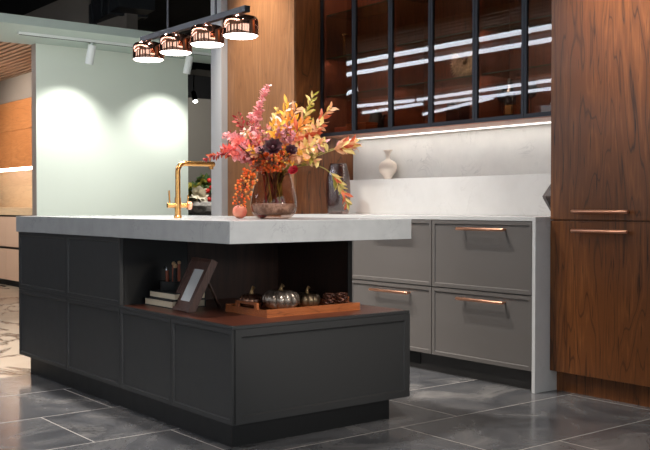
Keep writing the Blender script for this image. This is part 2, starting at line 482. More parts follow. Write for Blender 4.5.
t = thing('tall_cabinet', 'tall dark rosewood cabinet with two copper bar handles beside the waterfall end', 'cabinet', (-.03, 2.0, 0))
B(-.03, .64, 2.022, 2.56, .11, 2.75).build('body', 'rosewood', t)
d = B(-.03, .636, 2.0, 2.02, .908, 2.75).build('door', 'rosewood', t, bevel=.0015)
bar_handle(.132, .464, 1.962, .951, 2.0, d)
d = B(-.03, .636, 2.0, 2.02, .111, .902).build('door', 'rosewood', t, bevel=.0015)
bar_handle(.132, .460, 1.962, .853, 2.0, d)
B(-.03, .64, 2.06, 2.5, 0, .11).build('plinth', 'rosewood', t)
t = thing('tall_cabinet', 'tall plain wood panelled cabinet beside the light grey wall end, behind the flowers', 'cabinet', (-3.205, 2.0, 0))
B(-3.2, -2.314, 2.022, 2.56, .11, 2.95).build('body', 'rosewood', t)
B(-3.2, -2.314, 2.0, 2.02, .111, 2.95).build('door', 'rosewood_left', t, bevel=.0015)
B(-3.2, -2.314, 2.06, 2.5, 0, .11).build('plinth', 'rosewood', t)

# ------------------------------------------------------------------ back run: drawers, quartz, ledge, splash
def drawer_unit(x0, x1, label, vent=False):
    t = thing('drawer_cabinet', label, 'cabinet', (x0, 1.884, 0), 0, 'grey drawer cabinets under the quartz counter')
    B(x0, x1, 1.906, 2.5, .112, .899).build('body', 'drawer_grey', t)
    for z0, z1, zh in ((.113, .505, .46), (.512, .897, .852)):
        d = MB().recess('-y', x0+.002, x1-.002, z0, z1, 1.884, .02, .02, .007, .004).build('drawer', 'drawer_grey', t, smooth=False)
        c = (x0+x1)/2 + .034
        bar_handle(c-.173, c+.173, 1.846, zh, 1.891, d)
    return t
drawer_unit(-.798, -.056, 'grey two drawer base cabinet next to the white waterfall end, both copper handles showing')
drawer_unit(-1.544, -.800, 'grey two drawer base cabinet partly hidden by the island, lower copper handle showing')
drawer_unit(-2.306, -1.546, 'grey two drawer base cabinet hidden behind the island beside the wood side')
t = thing('plinth_board', 'dark grey recessed plinth board under the grey drawer cabinets', 'plinth', (-2.3, 1.95, 0))
B(-2.306, -.056, 1.95, 1.97, 0, .11).build('board', 'plinth_grey', t)
B(-1.09, -.955, 1.944, 1.951, .03, .095).build('vent', 'vent_black', t)
t = thing('quartz_counter', 'thin white quartz counter with waterfall end on the grey drawer cabinets', 'counter', (-2.31, 1.88, 0))
B(-2.31, -.032, 1.882, 2.566, .9, .921).build('top', 'quartz', t, bevel=.001)
B(-.054, -.032, 1.882, 2.545, 0, .8995).build('waterfall_end', 'quartz', t, bevel=.001)
tag(B(-2.31, -.034, 2.44, 2.545, .9215, 1.168).build('quartz_ledge', 'quartz', loc=(-2.31, 2.44, .9215), bevel=.001), 'bright white quartz ledge running along the back of the counter', 'ledge')
tag(B(-2.31, -.034, 2.547, 2.565, .9215, 1.475).build('backsplash', 'backsplash', loc=(-2.31, 2.547, .92)), 'pale marbled backsplash between the white ledge and glass cabinets', 'backsplash')

# ------------------------------------------------------------------ glass wall cabinets
ZB, ZT, YF = 1.482, 2.75, 2.235
xs = [-2.312, -1.932, -1.552, -1.172, -.792, -.412, -.034]
wl = ['left', 'middle', 'right']
wall_labels = ['glass fronted wall cabinet beside the wood side, with gold ornaments inside',
               'glass fronted wall cabinet over the cream vase, with a dried palm fan inside',
               'glass fronted wall cabinet next to the tall rosewood cabinet, with a dark bottle inside']
for i in range(3):
    x0, x1 = xs[2*i], xs[2*i+2]
    t = thing('glass_cabinet', wall_labels[i], 'cabinet', (x0, YF, ZB), 0, 'black framed glass wall cabinets')
    B(x0+.001, x1-.001, 2.53, 2.546, ZB, ZT).build('back_panel', 'cab_wood', t)
    B(x0+.001, x1-.001, 2.26, 2.53, ZB-.004, ZB+.014).build('bottom_panel', 'cab_wood', t)
    B(x0+.001, x1-.001, 2.26, 2.53, ZT-.018, ZT).build('top_panel', 'cab_wood', t)
    for x in (x0+.001, x1-.017): B(x, x+.016, 2.26, 2.53, ZB+.014, ZT-.018).build('side_panel', 'cab_wood', t)
    for z in (1.771, 2.046, 2.36):
        s = B(x0+.018, x1-.018, 2.285, 2.53, z, z+.008).build('glass_shelf', 'shelf_glass', t)
        B(x0+.018, x1-.018, 2.280, 2.2845, z, z+.008).build('shelf_edge', 'shelf_edge', s)
        for x in (x0+.10, x1-.10): MB().cyl((x, 2.505, z-.012), (x, 2.53, z-.012), .006, seg=10).build('shelf_pin', 'steel', s)
    for k in range(2):
        a, b = xs[2*i+k]+.0015, xs[2*i+k+1]-.0015
        m = MB(); w = .018
        m.box(a, a+w, YF, YF+.02, ZB, ZT); m.box(b-w, b, YF, YF+.02, ZB, ZT)
        m.box(a+w, b-w, YF, YF+.02, ZB, ZB+.024); m.box(a+w, b-w, YF, YF+.02, ZT-.02, ZT)
        d = m.build('door', 'black_metal', t)
        B(a+w-.002, b-w+.002, YF+.008, YF+.013, ZB+.022, ZT-.018).build('pane', 'pane', d, smooth=False)
t = thing('cabinet_sill', 'wood underside board of the glass cabinets above the lit backsplash', 'shelf', (-2.312, 2.24, 1.4755))
B(-2.312, -.034, 2.238, 2.546, 1.4755, 1.4812).build('board', 'sill_wood', t)
t = thing('led_strip', 'thin bright white light strip under the glass cabinets', 'light', (-2.29, 2.51, 1.465))
m = B(-2.29, -.036, 2.455, 2.490, 1.4670, 1.4753); m.box(-2.29, -.036, 2.452, 2.4549, 1.4625, 1.4753)
m.build('profile', 'white_metal', t)
B(-2.29, -.036, 2.4500, 2.4518, 1.4640, 1.4715).build('diffuser', 'led_counter', t)
B(-2.29, -.036, 2.459, 2.484, 1.4660, 1.4668).build('diffuser', 'led_under', t)

# ------------------------------------------------------------------ things in the glass cabinets
zf = ZB+.0145; zs = 1.7795; zu = 2.0545
def ornament(x, y, z, label):
    t = thing('gold_ornament', label, 'ornament', (x, y, z), 0, 'gold column ornaments in the glass cabinet')
    MB().lathe([(0, 0), (.03, 0), (.03, .012), (.012, .02), (0, .02)], (0, 0, 0), 20).build('foot', 'gold', t, local=True)
    m = MB()
    for k in range(7): m.ball((0, 0, .032+k*.0185), .0115, 12)
    m.build('beaded_stem', 'gold', t, local=True)
    MB().lathe([(0, .155), (.012, .155), (.028, .166), (.028, .176), (0, .176)], (0, 0, 0), 20).build('capital', 'gold', t, local=True)
# shelf for the pair: their own tops stand in the upper bay
ornament(-2.212, 2.38, zu, 'gold beaded column ornament nearest the dark side of the glass cabinets')
ornament(-2.088, 2.38, zu, 'gold beaded column ornament right beside the first cabinet door post')
t = thing('palm_fan', 'dried brown palm fan spread open in the glass cabinet above the cream vase', 'ornament', (-1.05, 2.42, zs))
m = MB(); c = Vector((0, 0, .115))
n = 30
for k in range(n):
    a = R(-215 + 250*k/(n-1)); L = .135
    d = Vector((math.cos(a), 0, math.sin(a))); s = Vector((-math.sin(a), 0, math.cos(a)))
    if c.z + d.z*L < .004: L = (c.z-.004)/-d.z
    p = [m.v(c+d*.012), m.v(c+d*L*.7+s*.011+Vector((0, -.006, 0))), m.v(c+d*L), m.v(c+d*L*.7-s*.011+Vector((0, .006, 0)))]
    m.f([p[0], p[1], p[2]]); m.f([p[0], p[2], p[3]])
m.build('blades', mottled('dried palm', (170, 140, 110), (220, 196, 166), .6, 0, 40), t, local=True, solid=.0015)
MB().ball((0, 0, .115), .018, 14, 1, .5, 1).build('hub', 'stalk', t, local=True)
t = thing('wine_bottle', 'dark wine bottle with a gold label in the glass cabinet near the tall cabinet', 'bottle', (-.63, 2.37, zf))
MB().lathe([(0, 0), (.036, 0), (.037, .01), (.037, .14), (.030, .165), (.014, .188), (.013, .242), (0, .242)], (0, 0, 0), 28).build('body', plain('dark bottle glass', (20, 16, 14), .08), t, local=True)
MB().lathe([(.0377, .03), (.0377, .085)], (0, 0, 0), 28).build('gold_label', 'gold', t, local=True)
MB().lathe([(0, .2425), (.0145, .2425), (.0145, .21), (.0138, .21)], (0, 0, 0), 20).build('capsule', 'mat_black', t, local=True)
def jar(x, y, z, r, h, label):
    t = thing('glass_jar', label, 'jar', (x, y, z), 0, None)
    MB().lathe([(0, 0), (r, 0), (r*1.02, .01), (r, h*.75), (r*.8, h*.82), (r*.8, h*.86)], (0, 0, 0), 24).build('body', 'jar_glass', t, local=True, solid=.002)
    MB().lathe([(0, h*.87), (r*.86, h*.87), (r*.86, h*.93), (r*.2, h*.97), (r*.24, h), (0, h)], (0, 0, 0), 24).build('lid', 'steel', t, local=True)
jar(-1.121, 2.38, zf, .038, .15, 'clear lidded glass jar at the bottom of the cabinet below the palm fan, left one')
jar(-1.016, 2.38, zf, .034, .17, 'taller clear glass jar below the palm fan, right one')
def goblet(x, label):
    t = thing('goblet', label, 'glass', (x, 2.44, zf), 0, None)
    MB().lathe([(0, 0), (.03, 0), (.03, .004), (.004, .008), (.004, .115), (0, .115)], (0, 0, 0), 20).build('stem', 'jar_glass', t, local=True)
    MB().lathe([(.004, .116), (.028, .138), (.036, .17), (.031, .225)], (0, 0, 0), 20).build('bowl', 'jar_glass', t, local=True, solid=.0015)
goblet(-.75, 'stemmed goblet between the small black bowl and the dark bottle in the glass cabinet')
goblet(-.53, 'stemmed goblet in the glass cabinet between the dark bottle and the tall cabinet')
def dbowl(x, y, z, r, label):
    t = thing('dark_bowl', label, 'bowl', (x, y, z))
    MB().lathe([(0, .004), (r*.5, 0), (r*.55, .008), (r*.95, r*.7), (r, r*.95), (r*.93, r*.92), (r*.5, .02), (0, .016)], (0, 0, 0), 28).build('bowl', 'mat_black', t, local=True)
    MB().ball((0, 0, r*.75), r*.55, 16).build('filling', 'mat_black', t, local=True)
dbowl(-1.66, 2.38, zf, .05, 'black bowl at the bottom of the second glass cabinet')
dbowl(-.883, 2.36, zf, .042, 'black bowl left of the dark bottle in the glass cabinet')
t = thing('storage_box', 'tan wooden box with lid at the bottom of the glass cabinet near the flowers', 'box', (-1.955, 2.33, zf))
MB().box(-.105, .105, -.055, .055, 0, .05).build('body', 'tray_wood', t, local=True, bevel=.003)
MB().box(-.108, .108, -.058, .058, .0505, .066).build('lid', 'tray_wood', t, local=True, bevel=.003)
t = thing('storage_box', 'small brown box at the bottom of the glass cabinet against the wood side', 'box', (-2.19, 2.40, zf))
MB().box(-.1, .1, -.05, .05, 0, .045).build('body', 'brush_wood', t, local=True, bevel=.003)
MB().box(-.102, .102, -.052, .052, .0455, .058).build('lid', 'brush_wood', t, local=True, bevel=.003)
t = thing('espresso_pot', 'black pot with spout in the first glass cabinet beside the tan box', 'pot', (-1.955, 2.465, zf))
MB().lathe([(0, 0), (.05, 0), (.056, .06), (.05, .12), (.035, .15), (0, .155)], (0, 0, 0), 24).build('body', 'mat_black', t, local=True)
MB().tube([(.05, 0, .09), (.075, 0, .10), (.09, 0, .13)], [.012, .009, .007], 10).build('spout', 'mat_black', t, local=True)
MB().ball((0, 0, .165), .012, 12).build('knob', 'steel', t, local=True)

# ------------------------------------------------------------------ vases on the back counter
t = thing('ceramic_vase', 'small cream ceramic vase with narrow neck standing on the white ledge', 'vase', (-1.86, 2.492, 1.1685))
prof = [(0, 0), (.030, 0), (.036, .006), (.044, .02), (.078, .055), (.086, .080), (.082, .105), (.060, .124), (.028, .136), (.019, .146), (.018, .172), (.026, .188), (.041, .202), (.041, .207), (.034, .206), (.014, .19), (.010, .15), (0, .15)]
MB().lathe(prof, (0, 0, 0), 40, None, 1.0, .5).build('body', 'ceramic', t, local=True)
t['label'] = 'small cream ceramic vase with narrow neck standing on the white ledge'
t = thing('smoked_vase', 'tall smoky mauve glass vase on the white counter behind the flower branches', 'vase', (-2.035, 2.18, .9213))
po = [(0, 0), (.066, 0), (.074, .006), (.082, .05), (.088, .13), (.086, .22), (.074, .30), (.058, .352)]
pi_ = [(.054, .352), (.070, .30), (.081, .22), (.083, .13), (.077, .05), (.066, .022), (0, .02)]
MB().lathe(po+pi_, (0, 0, 0), 40).build('glass_body', 'mauve_glass', t, local=True)
MB().lathe([(.058, .352), (.059, .356), (.053, .356), (.054, .352)], (0, 0, 0), 40).build('rim', 'mauve_glass', t, local=True)
# faceted dark vase by the tall cabinet
m = MB()
fac = [(0, 0), (.030, 0), (.034, .006), (.088, .098), (.092, .112), (.040, .19), (.024, .205), (.020, .205), (.018, .19), (0, .18)]
m.lathe(fac, (0, 0, 0), 7)
o = m.build('stone_vase', 'dark_stone', loc=(-.131, 2.20, .9215), smooth=False, local=True)
tag(o, 'dark faceted stone vase half hidden against the tall rosewood cabinet', 'vase')

# ------------------------------------------------------------------ island
def base_unit(x0, x1, label, end=False):
    t = thing('island_cabinet', label, 'cabinet', (x0, 0, .108), 0, 'graphite base cabinets of the island')
    B(x0, x1 - (.022 if end else 0), .022, .955, .109, .489).build('body', 'graphite_dark', t)
    MB().recess('-y', x0+.0015, x1-.0015, .1085, .4885, 0, .02, .018, .007, .004).build('door', 'graphite', t, smooth=False)
    if end:
        MB().recess('+x', .012, .955, .1085, .4885, .006, .026, .03, .008, .004).build('end_panel', 'graphite', t, smooth=False)
base_unit(-2.322, -1.631, 'lower graphite island cabinet at the far left end')
base_unit(-1.630, -.996, 'lower graphite island cabinet second from the left end')
base_unit(-.995, -.496, 'lower graphite island cabinet under the books and picture frame')
base_unit(-.495, 0, 'lower graphite island cabinet at the near corner with wide end panel', True)
def top_unit(x0, x1, label):
    t = thing('island_cabinet', label, 'cabinet', (x0, 0, .503), 0, 'graphite upper cabinets of the island')
    B(x0, x1, .022, .952, .504, .827).build('body', 'graphite_dark', t)
    MB().recess('-y', x0+.0015, x1-.0015, .5035, .8265, 0, .02, .018, .007, .004).build('door', 'graphite', t, smooth=False)
top_unit(-2.322, -1.631, 'upper graphite island cabinet at the far left under the stone top')
top_unit(-1.630, -.992, 'upper graphite island cabinet beside the open niche')
tag(B(-2.26, -.072, .045, .898, 0, .1075).build('island_plinth', 'graphite_dark', loc=(-2.26, .045, 0)), 'black recessed plinth under the island cabinets', 'plinth')
t = thing('shelf_board', 'dark edged walnut shelf board of the open island niche', 'shelf', (-2.322, 0, .4895))
B(-2.322, .004, 0, .955, .4895, .5025).build('edge_board', 'graphite', t, bevel=.001)
B(-.985, -.012, .014, .94, .5026, .5032).build('walnut_top', 'shelf_wood', t, smooth=False)
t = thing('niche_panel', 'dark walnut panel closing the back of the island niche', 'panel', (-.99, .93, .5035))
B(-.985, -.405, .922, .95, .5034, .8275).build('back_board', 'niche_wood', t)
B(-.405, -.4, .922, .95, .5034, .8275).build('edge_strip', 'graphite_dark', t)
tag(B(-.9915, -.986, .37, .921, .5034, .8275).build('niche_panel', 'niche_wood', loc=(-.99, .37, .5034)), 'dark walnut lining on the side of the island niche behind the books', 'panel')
tag(B(-2.335, .0, -.01, .97, .8285, .92).build('island_worktop', 'worktop', loc=(-2.335, -.01, .8285), bevel=.002), 'thick grey veined stone worktop of the island', 'worktop')

# ------------------------------------------------------------------ things in the niche
ZS = .5034
t = thing('picture_frame', 'dark wooden picture frame leaning on its easel stand in the island niche', 'frame', (-.635, .118, ZS), R(-6))
tilt = R(27); W2, H = .108, .262
Mx = Matrix.Rotation(-tilt, 4, 'X')
def tl(mb):
    bmesh.ops.transform(mb.bm, matrix=Mx, verts=mb.bm.verts); return mb
m = MB()
fo = [(-W2, 0), (W2, 0), (W2, H), (-W2, H)]
loops = []
for ins, y in ((0, .03), (0, -.004), (.012, -.004), (.014, .002), (.05, .004), (.052, .012)):
    loops.append([m.v((a + (ins if a < 0 else -ins), y, z + (ins if z == 0 else -ins))) for a, z in fo])
for a, c in zip(loops, loops[1:]):
    for k in range(4): m.f([a[k], a[(k+1) % 4], c[(k+1) % 4], c[k]])
bmesh.ops.translate(m.bm, verts=m.bm.verts, vec=(0, 0, .0))
tl(m).build('moulding', 'frame_wood', t, local=True, smooth=False)
tl(MB().box(-W2+.05, W2-.05, .0105, .0125, .05, H-.05)).build('picture', 'picture_glass', t, local=True, smooth=False)
tl(MB().box(-W2+.004, W2-.004, .022, .0285, .004, H-.004)).build('backing', 'mat_black', t, local=True, smooth=False)
MB().bar((0, .125, .165), (0, .205, .003), .03, .005, (0, 1, .3)).build('easel_leg', 'frame_wood', t, local=True)
def book(x0, x1, y0, y1, z, h, label):
    t = thing('book', label, 'book', ((x0+x1)/2, (y0+y1)/2, z), 0, 'books stacked in the island niche')
    B(x0, x1, y0, y1, z, z+.004).build('cover', 'cover_black', t)
    B(x0, x1, y0, y1, z+h-.004, z+h).build('cover', 'cover_black', t)
    B(x0, x1, y1-.004, y1, z+.004, z+h-.004).build('spine', 'cover_black', t)
    B(x0+.004, x1-.004, y0+.003, y1-.005, z+.0042, z+h-.0042).build('pages', 'paper', t)
book(-.975, -.70, .12, .30, ZS, .037, 'lower black covered book with cream pages beside the picture frame')
book(-.955, -.70, .135, .30, ZS+.0375, .033, 'upper black covered book with cream pages under the tool pot')
ZP = ZS+.0375+.0335
t = thing('tool_pot', 'low black round pot standing on the two books', 'pot', (-.865, .215, ZP))
MB().lathe([(0, 0), (.058, 0), (.06, .004), (.06, .046), (.055, .046), (.053, .01), (0, .008)], (0, 0, 0), 32).build('pot', 'mat_black', t, local=True)
def tool(dx, dy, h, mat, r, label, hook=False):
    t = thing('bar_tool', label, 'tool', (-.865+dx, .215+dy, ZP+.0085), 0, 'bar tools standing in the black pot')
    MB().tube([(0, 0, 0), (dx*.15, 0, h*.5), (dx*.3, 0, h)], [r*.8, r, r*.9], 12).build('handle', mat, t, local=True)
    if hook:
        MB().tube([(dx*.3, 0, h), (dx*.3-.005, 0, h+.014), (dx*.3-.02, 0, h+.02), (dx*.3-.034, 0, h+.012)], .004, 8).build('hook', 'steel', t, local=True)
    else:
        MB().ball((dx*.3, 0, h+.004), r*1.25, 12, 1, 1, 1.1).build('tip', 'cork' if mat != 'steel' else 'steel', t, local=True)
tool(-.03, -.01, .085, 'brush_wood', .008, 'reddish wooden tool with steel hook in the black pot', True)
tool(.0, .005, .115, 'brush_wood', .008, 'pale tipped wooden tool in the middle of the black pot')
tool(.028, -.006, .105, 'mat_black', .009, 'dark handled tool at the right of the black pot')
tool(.015, .024, .12, 'brush_wood', .007, 'tallest thin reddish tool at the back of the black pot')

# tray with pumpkins and pine cones
t = thing('wooden_tray', 'reddish wooden serving tray with cut-out handle on the niche shelf', 'tray', (-.31, .54, ZS))
TX0, TX1, TY0, TY1, th = -.475, -.145, .268, .785, .034
B(TX0, TX1, TY0, TY1, ZS, ZS+.010).build('tray_floor', 'tray_wood', t)
B(TX1-.012, TX1, TY0, TY1, ZS+.0102, ZS+th).build('rim', 'tray_wood', t, bevel=.0015)
B(TX0, TX0+.012, TY0, TY1, ZS+.0102, ZS+th).build('rim', 'tray_wood', t, bevel=.0015)
def tray_end(y0):
    m = MB()
    cx = (TX0+TX1)/2; a = TX0+.0125; b = TX1-.0125
    m.box(a, b, y0, y0+.012, ZS+.0102, ZS+.030)
    m.box(cx-.085, cx-.065, y0, y0+.012, ZS+.030, ZS+.046)
    m.box(cx+.065, cx+.085, y0, y0+.012, ZS+.030, ZS+.046)
    m.box(cx-.085, cx+.085, y0, y0+.012, ZS+.046, ZS+.056)
    m.build('handle_end', 'tray_wood', t)
tray_end(TY0+.0005); tray_end(TY1-.0125)
ZT_ = ZS+.0105
def pumpkin(x, y, r, h, mat, ribs, label, sh):
    t = thing('pumpkin', label, 'pumpkin', (x, y, ZT_), random.random(), 'metallic pumpkins on the wooden tray')
    pr = []
    for i in range(15):
        a = PI*i/14
        rr = r*math.sin(a)**.72 if 0 < i < 14 else 0
        z = h*.5 - h*.5*math.cos(a)
        if i > 10: z -= h*.10*((i-10)/4)**2
        if i < 3: z += h*.05*((3-i)/3)**2 * .0
        pr.append((rr, z))
    def mod(th, i): return 1 - .075*(1-abs(math.sin(ribs*th/2)))**2 * 1.6
    MB().lathe(pr, (0, 0, 0), 96, mod).build('body', mat, t, local=True)
    zt = h*.89
    MB().tube([(0, 0, zt), (0, 0, zt+sh*.4), (.004, .002, zt+sh*.75), (.010, .004, zt+sh)], [.012, .007, .0065, .010], 10).build('stalk', 'stalk', t, local=True)
pumpkin(-.395, .355, .058, .076, 'pumpkin_copper', 10, 'small dark copper pumpkin at the handle end of the tray', .034)
pumpkin(-.275, .432, .084, .098, 'pumpkin_pearl', 12, 'largest pearly bronze pumpkin in the middle of the tray', .026)
pumpkin(-.295, .592, .063, .074, 'pumpkin_bronze', 10, 'olive bronze pumpkin between the big pumpkin and the pine cones', .030)
def pine_cone(x, y, r, label):
    t = thing('pine_cone', label, 'pine cone', (x, y, ZT_), random.random()*3, 'pine cones on the wooden tray')
    MB().ball((0, 0, r*.95), r*.72, 14, 1, 1, 1.2).build('core', 'cone', t, local=True)
    m = MB()
    for k in range(64):
        f = (k+.5)/64; z = r*.95*(1-1.12*math.cos(PI*f)); z = max(.003, z); rad = r*math.sin(PI*f)**.6*1.0; a = k*2.39996
        d = Vector((math.cos(a), math.sin(a), 0)); s = Vector((-d.y, d.x, 0)); up = Vector((0, 0, 1))
        c = d*rad*.62 + up*z; tip = d*rad + up*min(max(z+.006, .002), 2*r)
        w = .010
        p = [m.v(c - s*w*.4), m.v(c + s*w*.4), m.v(tip + s*w), m.v(tip + up*.004 + d*.003), m.v(tip - s*w)]
        m.f([p[0], p[1], p[2], p[3], p[4]])
    m.build('scales', 'cone', t, local=True, solid=.002, smooth=False)
pine_cone(-.23, .672, .031, 'dark pine cone next to the olive bronze pumpkin')
pine_cone(-.225, .742, .031, 'dark pine cone at the far end of the tray')

# ------------------------------------------------------------------ faucet
t = thing('faucet', 'brushed gold kitchen faucet with long horizontal spout on the island top', 'faucet', (-.92, .275, .92))
m = MB(); r = .0128; H = .268; bend = .04
pts = [(0, 0, .0), (0, 0, H-bend)]
for k in range(1, 9):
    a = PI/2*k/8; pts.append((0, bend-bend*math.cos(a), H-bend+bend*math.sin(a)))
pts += [(0, .205, H)]
m.tube(pts, r, 20); m.build('spout', 'gold', t, local=True)
MB().lathe([(0, 0), (.019, 0), (.019, .010), (.0155, .014), (.0155, .1), (0, .1)], (0, 0, 0), 24).build('base', 'gold', t, local=True)
MB().cyl((0, .19, H-.011), (0, .19, H-.026), .012, .011, 16).build('nozzle', 'gold', t, local=True)
v = MB().cyl((-.012, -.052, .062), (.012, .052, .062), .012, seg=20).build('valve_body', 'gold', t, local=True)
m = MB(); m.cyl((.012, .045, .062), (.016, .064, .062), .021, seg=24); m.build('dial', 'rose_handle', t, local=True)
MB().cyl((-.010, -.04, .072), (-.010, -.043, .135), .0045, seg=10).build('lever', 'gold', t, local=True)
MB().cyl((.012, .05, .08), (.012, .05, .112), .0045, seg=10).build('lever', 'gold', t, local=True)

# fruit
def fruit(x, y, r, mat, label):
    t = thing('peach' if mat == 'peach' else 'plum', label, 'fruit', (x, y, .9203))
    pr = [(r*math.sin(PI*i/16), r-r*.96*math.cos(PI*i/16) - r*.04) for i in range(17)]
    pr[-1] = (0, pr[-1][1]-r*.1); pr[-2] = (pr[-2][0], pr[-2][1]-r*.02)
    MB().lathe(pr, (0, 0, 0), 32, lambda th, i: 1-.035*math.exp(-((th-4.6)/.22)**2)).build('skin', mat, t, local=True)
    MB().tube([(0, 0, pr[-1][1]-.001), (.001, .001, pr[-1][1]+.006)], [.0025, .002], 8).build('stalk', 'brush_wood', t, local=True)
fruit(-.567, .405, .034, 'peach', 'pink and orange peach on the island top left of the flower vase')
fruit(-.585, .545, .026, 'plum', 'dark red plum tucked behind the left side of the flower vase')

# ------------------------------------------------------------------ flower vase and bouquet
VC = Vector((-.425, .50, .9203))
t = thing('flower_vase', 'rounded smoky brown glass vase holding the autumn bouquet on the island', 'vase', VC)
po = [(0, 0), (.060, 0), (.080, .006), (.098, .024), (.107, .05), (.107, .075), (.101, .115), (.090, .16), (.080, .195), (.077, .215)]
pi_ = [(.073, .215), (.076, .195), (.085, .16), (.096, .115), (.102, .075), (.102, .05), (.093, .03), (.075, .017), (0, .015)]
MB().lathe(po+pi_, (0, 0, 0), 56).build('glass_body', 'smoke_glass', t, local=True)
MB().lathe([(.077, .2152), (.0785, .219), (.0725, .219), (.073, .2152)], (0, 0, 0), 56, close=True).build('rim', 'smoke_glass', t, local=True)
MB().lathe([(0, .0165), (.070, .0185), (.090, .032), (.0985, .052), (.0985, .070), (0, .072)], (0, 0, 0), 48).build('pebbles', mottled('pebbles and water', (150, 130, 116), (240, 228, 216), .3, 0, 34, .38, .62), t, local=True)

def bq(px, py, d=0):
    """bouquet point: right and up from the vase axis (about 4.6 mm a unit), d metres towards the room's back"""
    k = .00462
    return VC + RT*((px-273.5)*k) + Vector((0, 0, (219-py)*k)) + FW*d
def bez(a, b, c, n=14):
    a, b, c = Vector(a), Vector(b), Vector(c)
    return [a*(1-s)**2 + b*2*s*(1-s) + c*s*s for s in [i/n for i in range(n+1)]]
L = {}
def lm(k, a, b=None): L[k] = leafmat(k, a, b); return L[k]
lm('pink leaf', (224, 142, 146), (240, 182, 180)); lm('coral leaf', (230, 104, 98), (242, 146, 132)); lm('mauve leaf', (206, 132, 142), (232, 178, 180))
lm('maroon leaf', (112, 18, 30), (150, 32, 40)); lm('orange leaf', (222, 130, 48), (240, 166, 84)); lm('amber leaf', (236, 164, 40), (246, 192, 82))
lm('peach leaf', (226, 160, 114), (240, 192, 150)); lm('yellow leaf', (214, 182, 94), (232, 208, 138)); lm('olive leaf', (150, 142, 52), (190, 178, 86))
lm('rust leaf', (186, 78, 48), (214, 112, 74)); lm('white petal', (240, 222, 210), (250, 238, 228)); lm('berry orange', (226, 84, 20), (238, 116, 36))
lm('burgundy petal', (46, 18, 26), (82, 34, 44)); lm('crimson petal', (150, 16, 36), (190, 36, 54)); lm('green stem', (150, 140, 60), (176, 164, 84))
lm('brown stem', (92, 52, 36), (120, 72, 50)); lm('red stem', (150, 62, 60), (176, 84, 78))
rnd = random.Random(11)
def rv(): return Vector((rnd.uniform(-1, 1), rnd.uniform(-1, 1), rnd.uniform(-1, 1)))
def leaf(m, p, d, nrm, l, w, mi, curl=.25):
    m.mi = mi
    d = d.normalized(); s = d.cross(nrm)
    if s.length < .05: s = d.cross(Vector((.3, .8, .5)))
    s.normalize(); n = s.cross(d)
    rows = [(0, .05), (.25, .75), (.5, 1), (.75, .72), (1, .04)]
    R_ = []
    for f, ww in rows:
        c = p + d*l*f - n*l*curl*f*f
        R_.append((m.v(c - s*w*.5*ww + n*w*.12*ww), m.v(c), m.v(c + s*w*.5*ww + n*w*.12*ww)))
    for a, b in zip(R_, R_[1:]):
        m.f([a[0], a[1], b[1], b[0]]); m.f([a[1], a[2], b[2], b[1]])
def branch(label, tip, mid, kind, mats, n0, size0, start=.35, stem='brown stem', d=0, group='branches in the flower vase', twigs=0, base=None):
    n = n0 if kind == 'berry' else int(n0*1.9); size = size0*(1.0 if kind == 'berry' else .98)
    root = VC + Vector((rnd.uniform(-.04, .04), rnd.uniform(-.04, .04), .076))
    mouth = VC + Vector((0, 0, .215)) + (bq(tip[0], 172, d) - bq(273.5, 172, 0)).normalized()*rnd.uniform(.02, .055)
    low = bez(root, (root+mouth)/2, mouth, 5)
    T_ = bq(tip[0], tip[1], d); Mi = bq(mid[0], mid[1], d*.6)
    up = bez(mouth, Mi, T_, 16)
    path = low[:-1] + up
    t = thing('flower_branch', label, 'branch', tuple(root), 0, group)
    nn = len(path)
    ms = MB().tube(path, [.0042 - .0030*i/(nn-1) for i in range(nn)], 6)
    m = MB(); nm = len(mats)
    for i in range(n):
        f = start + (1-start)*(i+.5)/n; q = f*16; k = min(15, int(q)); p = up[k].lerp(up[k+1], q-k)
        dr = (up[k+1]-up[k]).normalized()
        a = i*2.4 + rnd.random()
        s1 = dr.cross(Vector((0, 0, 1)));
        if s1.length < .1: s1 = dr.cross(Vector((1, 0, 0)))
        s1.normalize(); s2 = s1.cross(dr)
        side = s1*math.cos(a) + s2*math.sin(a)
        sz = size*rnd.uniform(.75, 1.2)*(1.1-.45*max(0, f-.5)*2*.8)
        mi = rnd.randrange(nm)
        if twigs:
            off = side*rnd.uniform(.3, 1)*twigs; q2 = p + off
            ms.tube([p, p+off*.5+dr*twigs*.2, q2], .0011, 5); p = q2
        if kind == 'round':
            for sg in (1, -1):
                leaf(m, p, (side*sg*.9 + dr*.6 + rv()*.25), (dr + rv()*.5), sz, sz*.9, rnd.randrange(nm), .15)
        elif kind == 'lance':
            leaf(m, p, (side*.75 + dr*.8 + rv()*.25 + Vector((0, 0, -.1))), (-FW + rv()*.8), sz, sz*.3, mi, .25)
        elif kind == 'oval':
            leaf(m, p, (side*.85 + dr*.55 + rv()*.3), (-FW + rv()*.7), sz, sz*.48, mi, .3)
        elif kind == 'berry':
            m.mi = mi; c = p + side*sz*.6; m.ball(tuple(c), sz*.42, 8)
            ms.tube([p, c], .0008, 4)
        elif kind == 'petal':
            for kk in range(4):
                leaf(m, p, (side + dr*.4 + rv()*.7), rv(), sz, sz*.8, rnd.randrange(nm), .2)
    ms.build('stem', L[stem], t)
    m.build({'berry': 'berries', 'petal': 'petals'}.get(kind, 'leaves'), [L[x] for x in mats], t, smooth=False)
    return t
branch('tall pink eucalyptus branch reaching highest at the top left of the bouquet', (268, 87), (248, 118), 'round', ['pink leaf', 'mauve leaf', 'pink leaf'], 22, .030, .28, 'red stem', -.02)
branch('pink eucalyptus branch just left of the tallest one', (252, 116), (252, 145), 'round', ['pink leaf', 'coral leaf', 'mauve leaf'], 16, .032, .15, 'red stem', -.07)
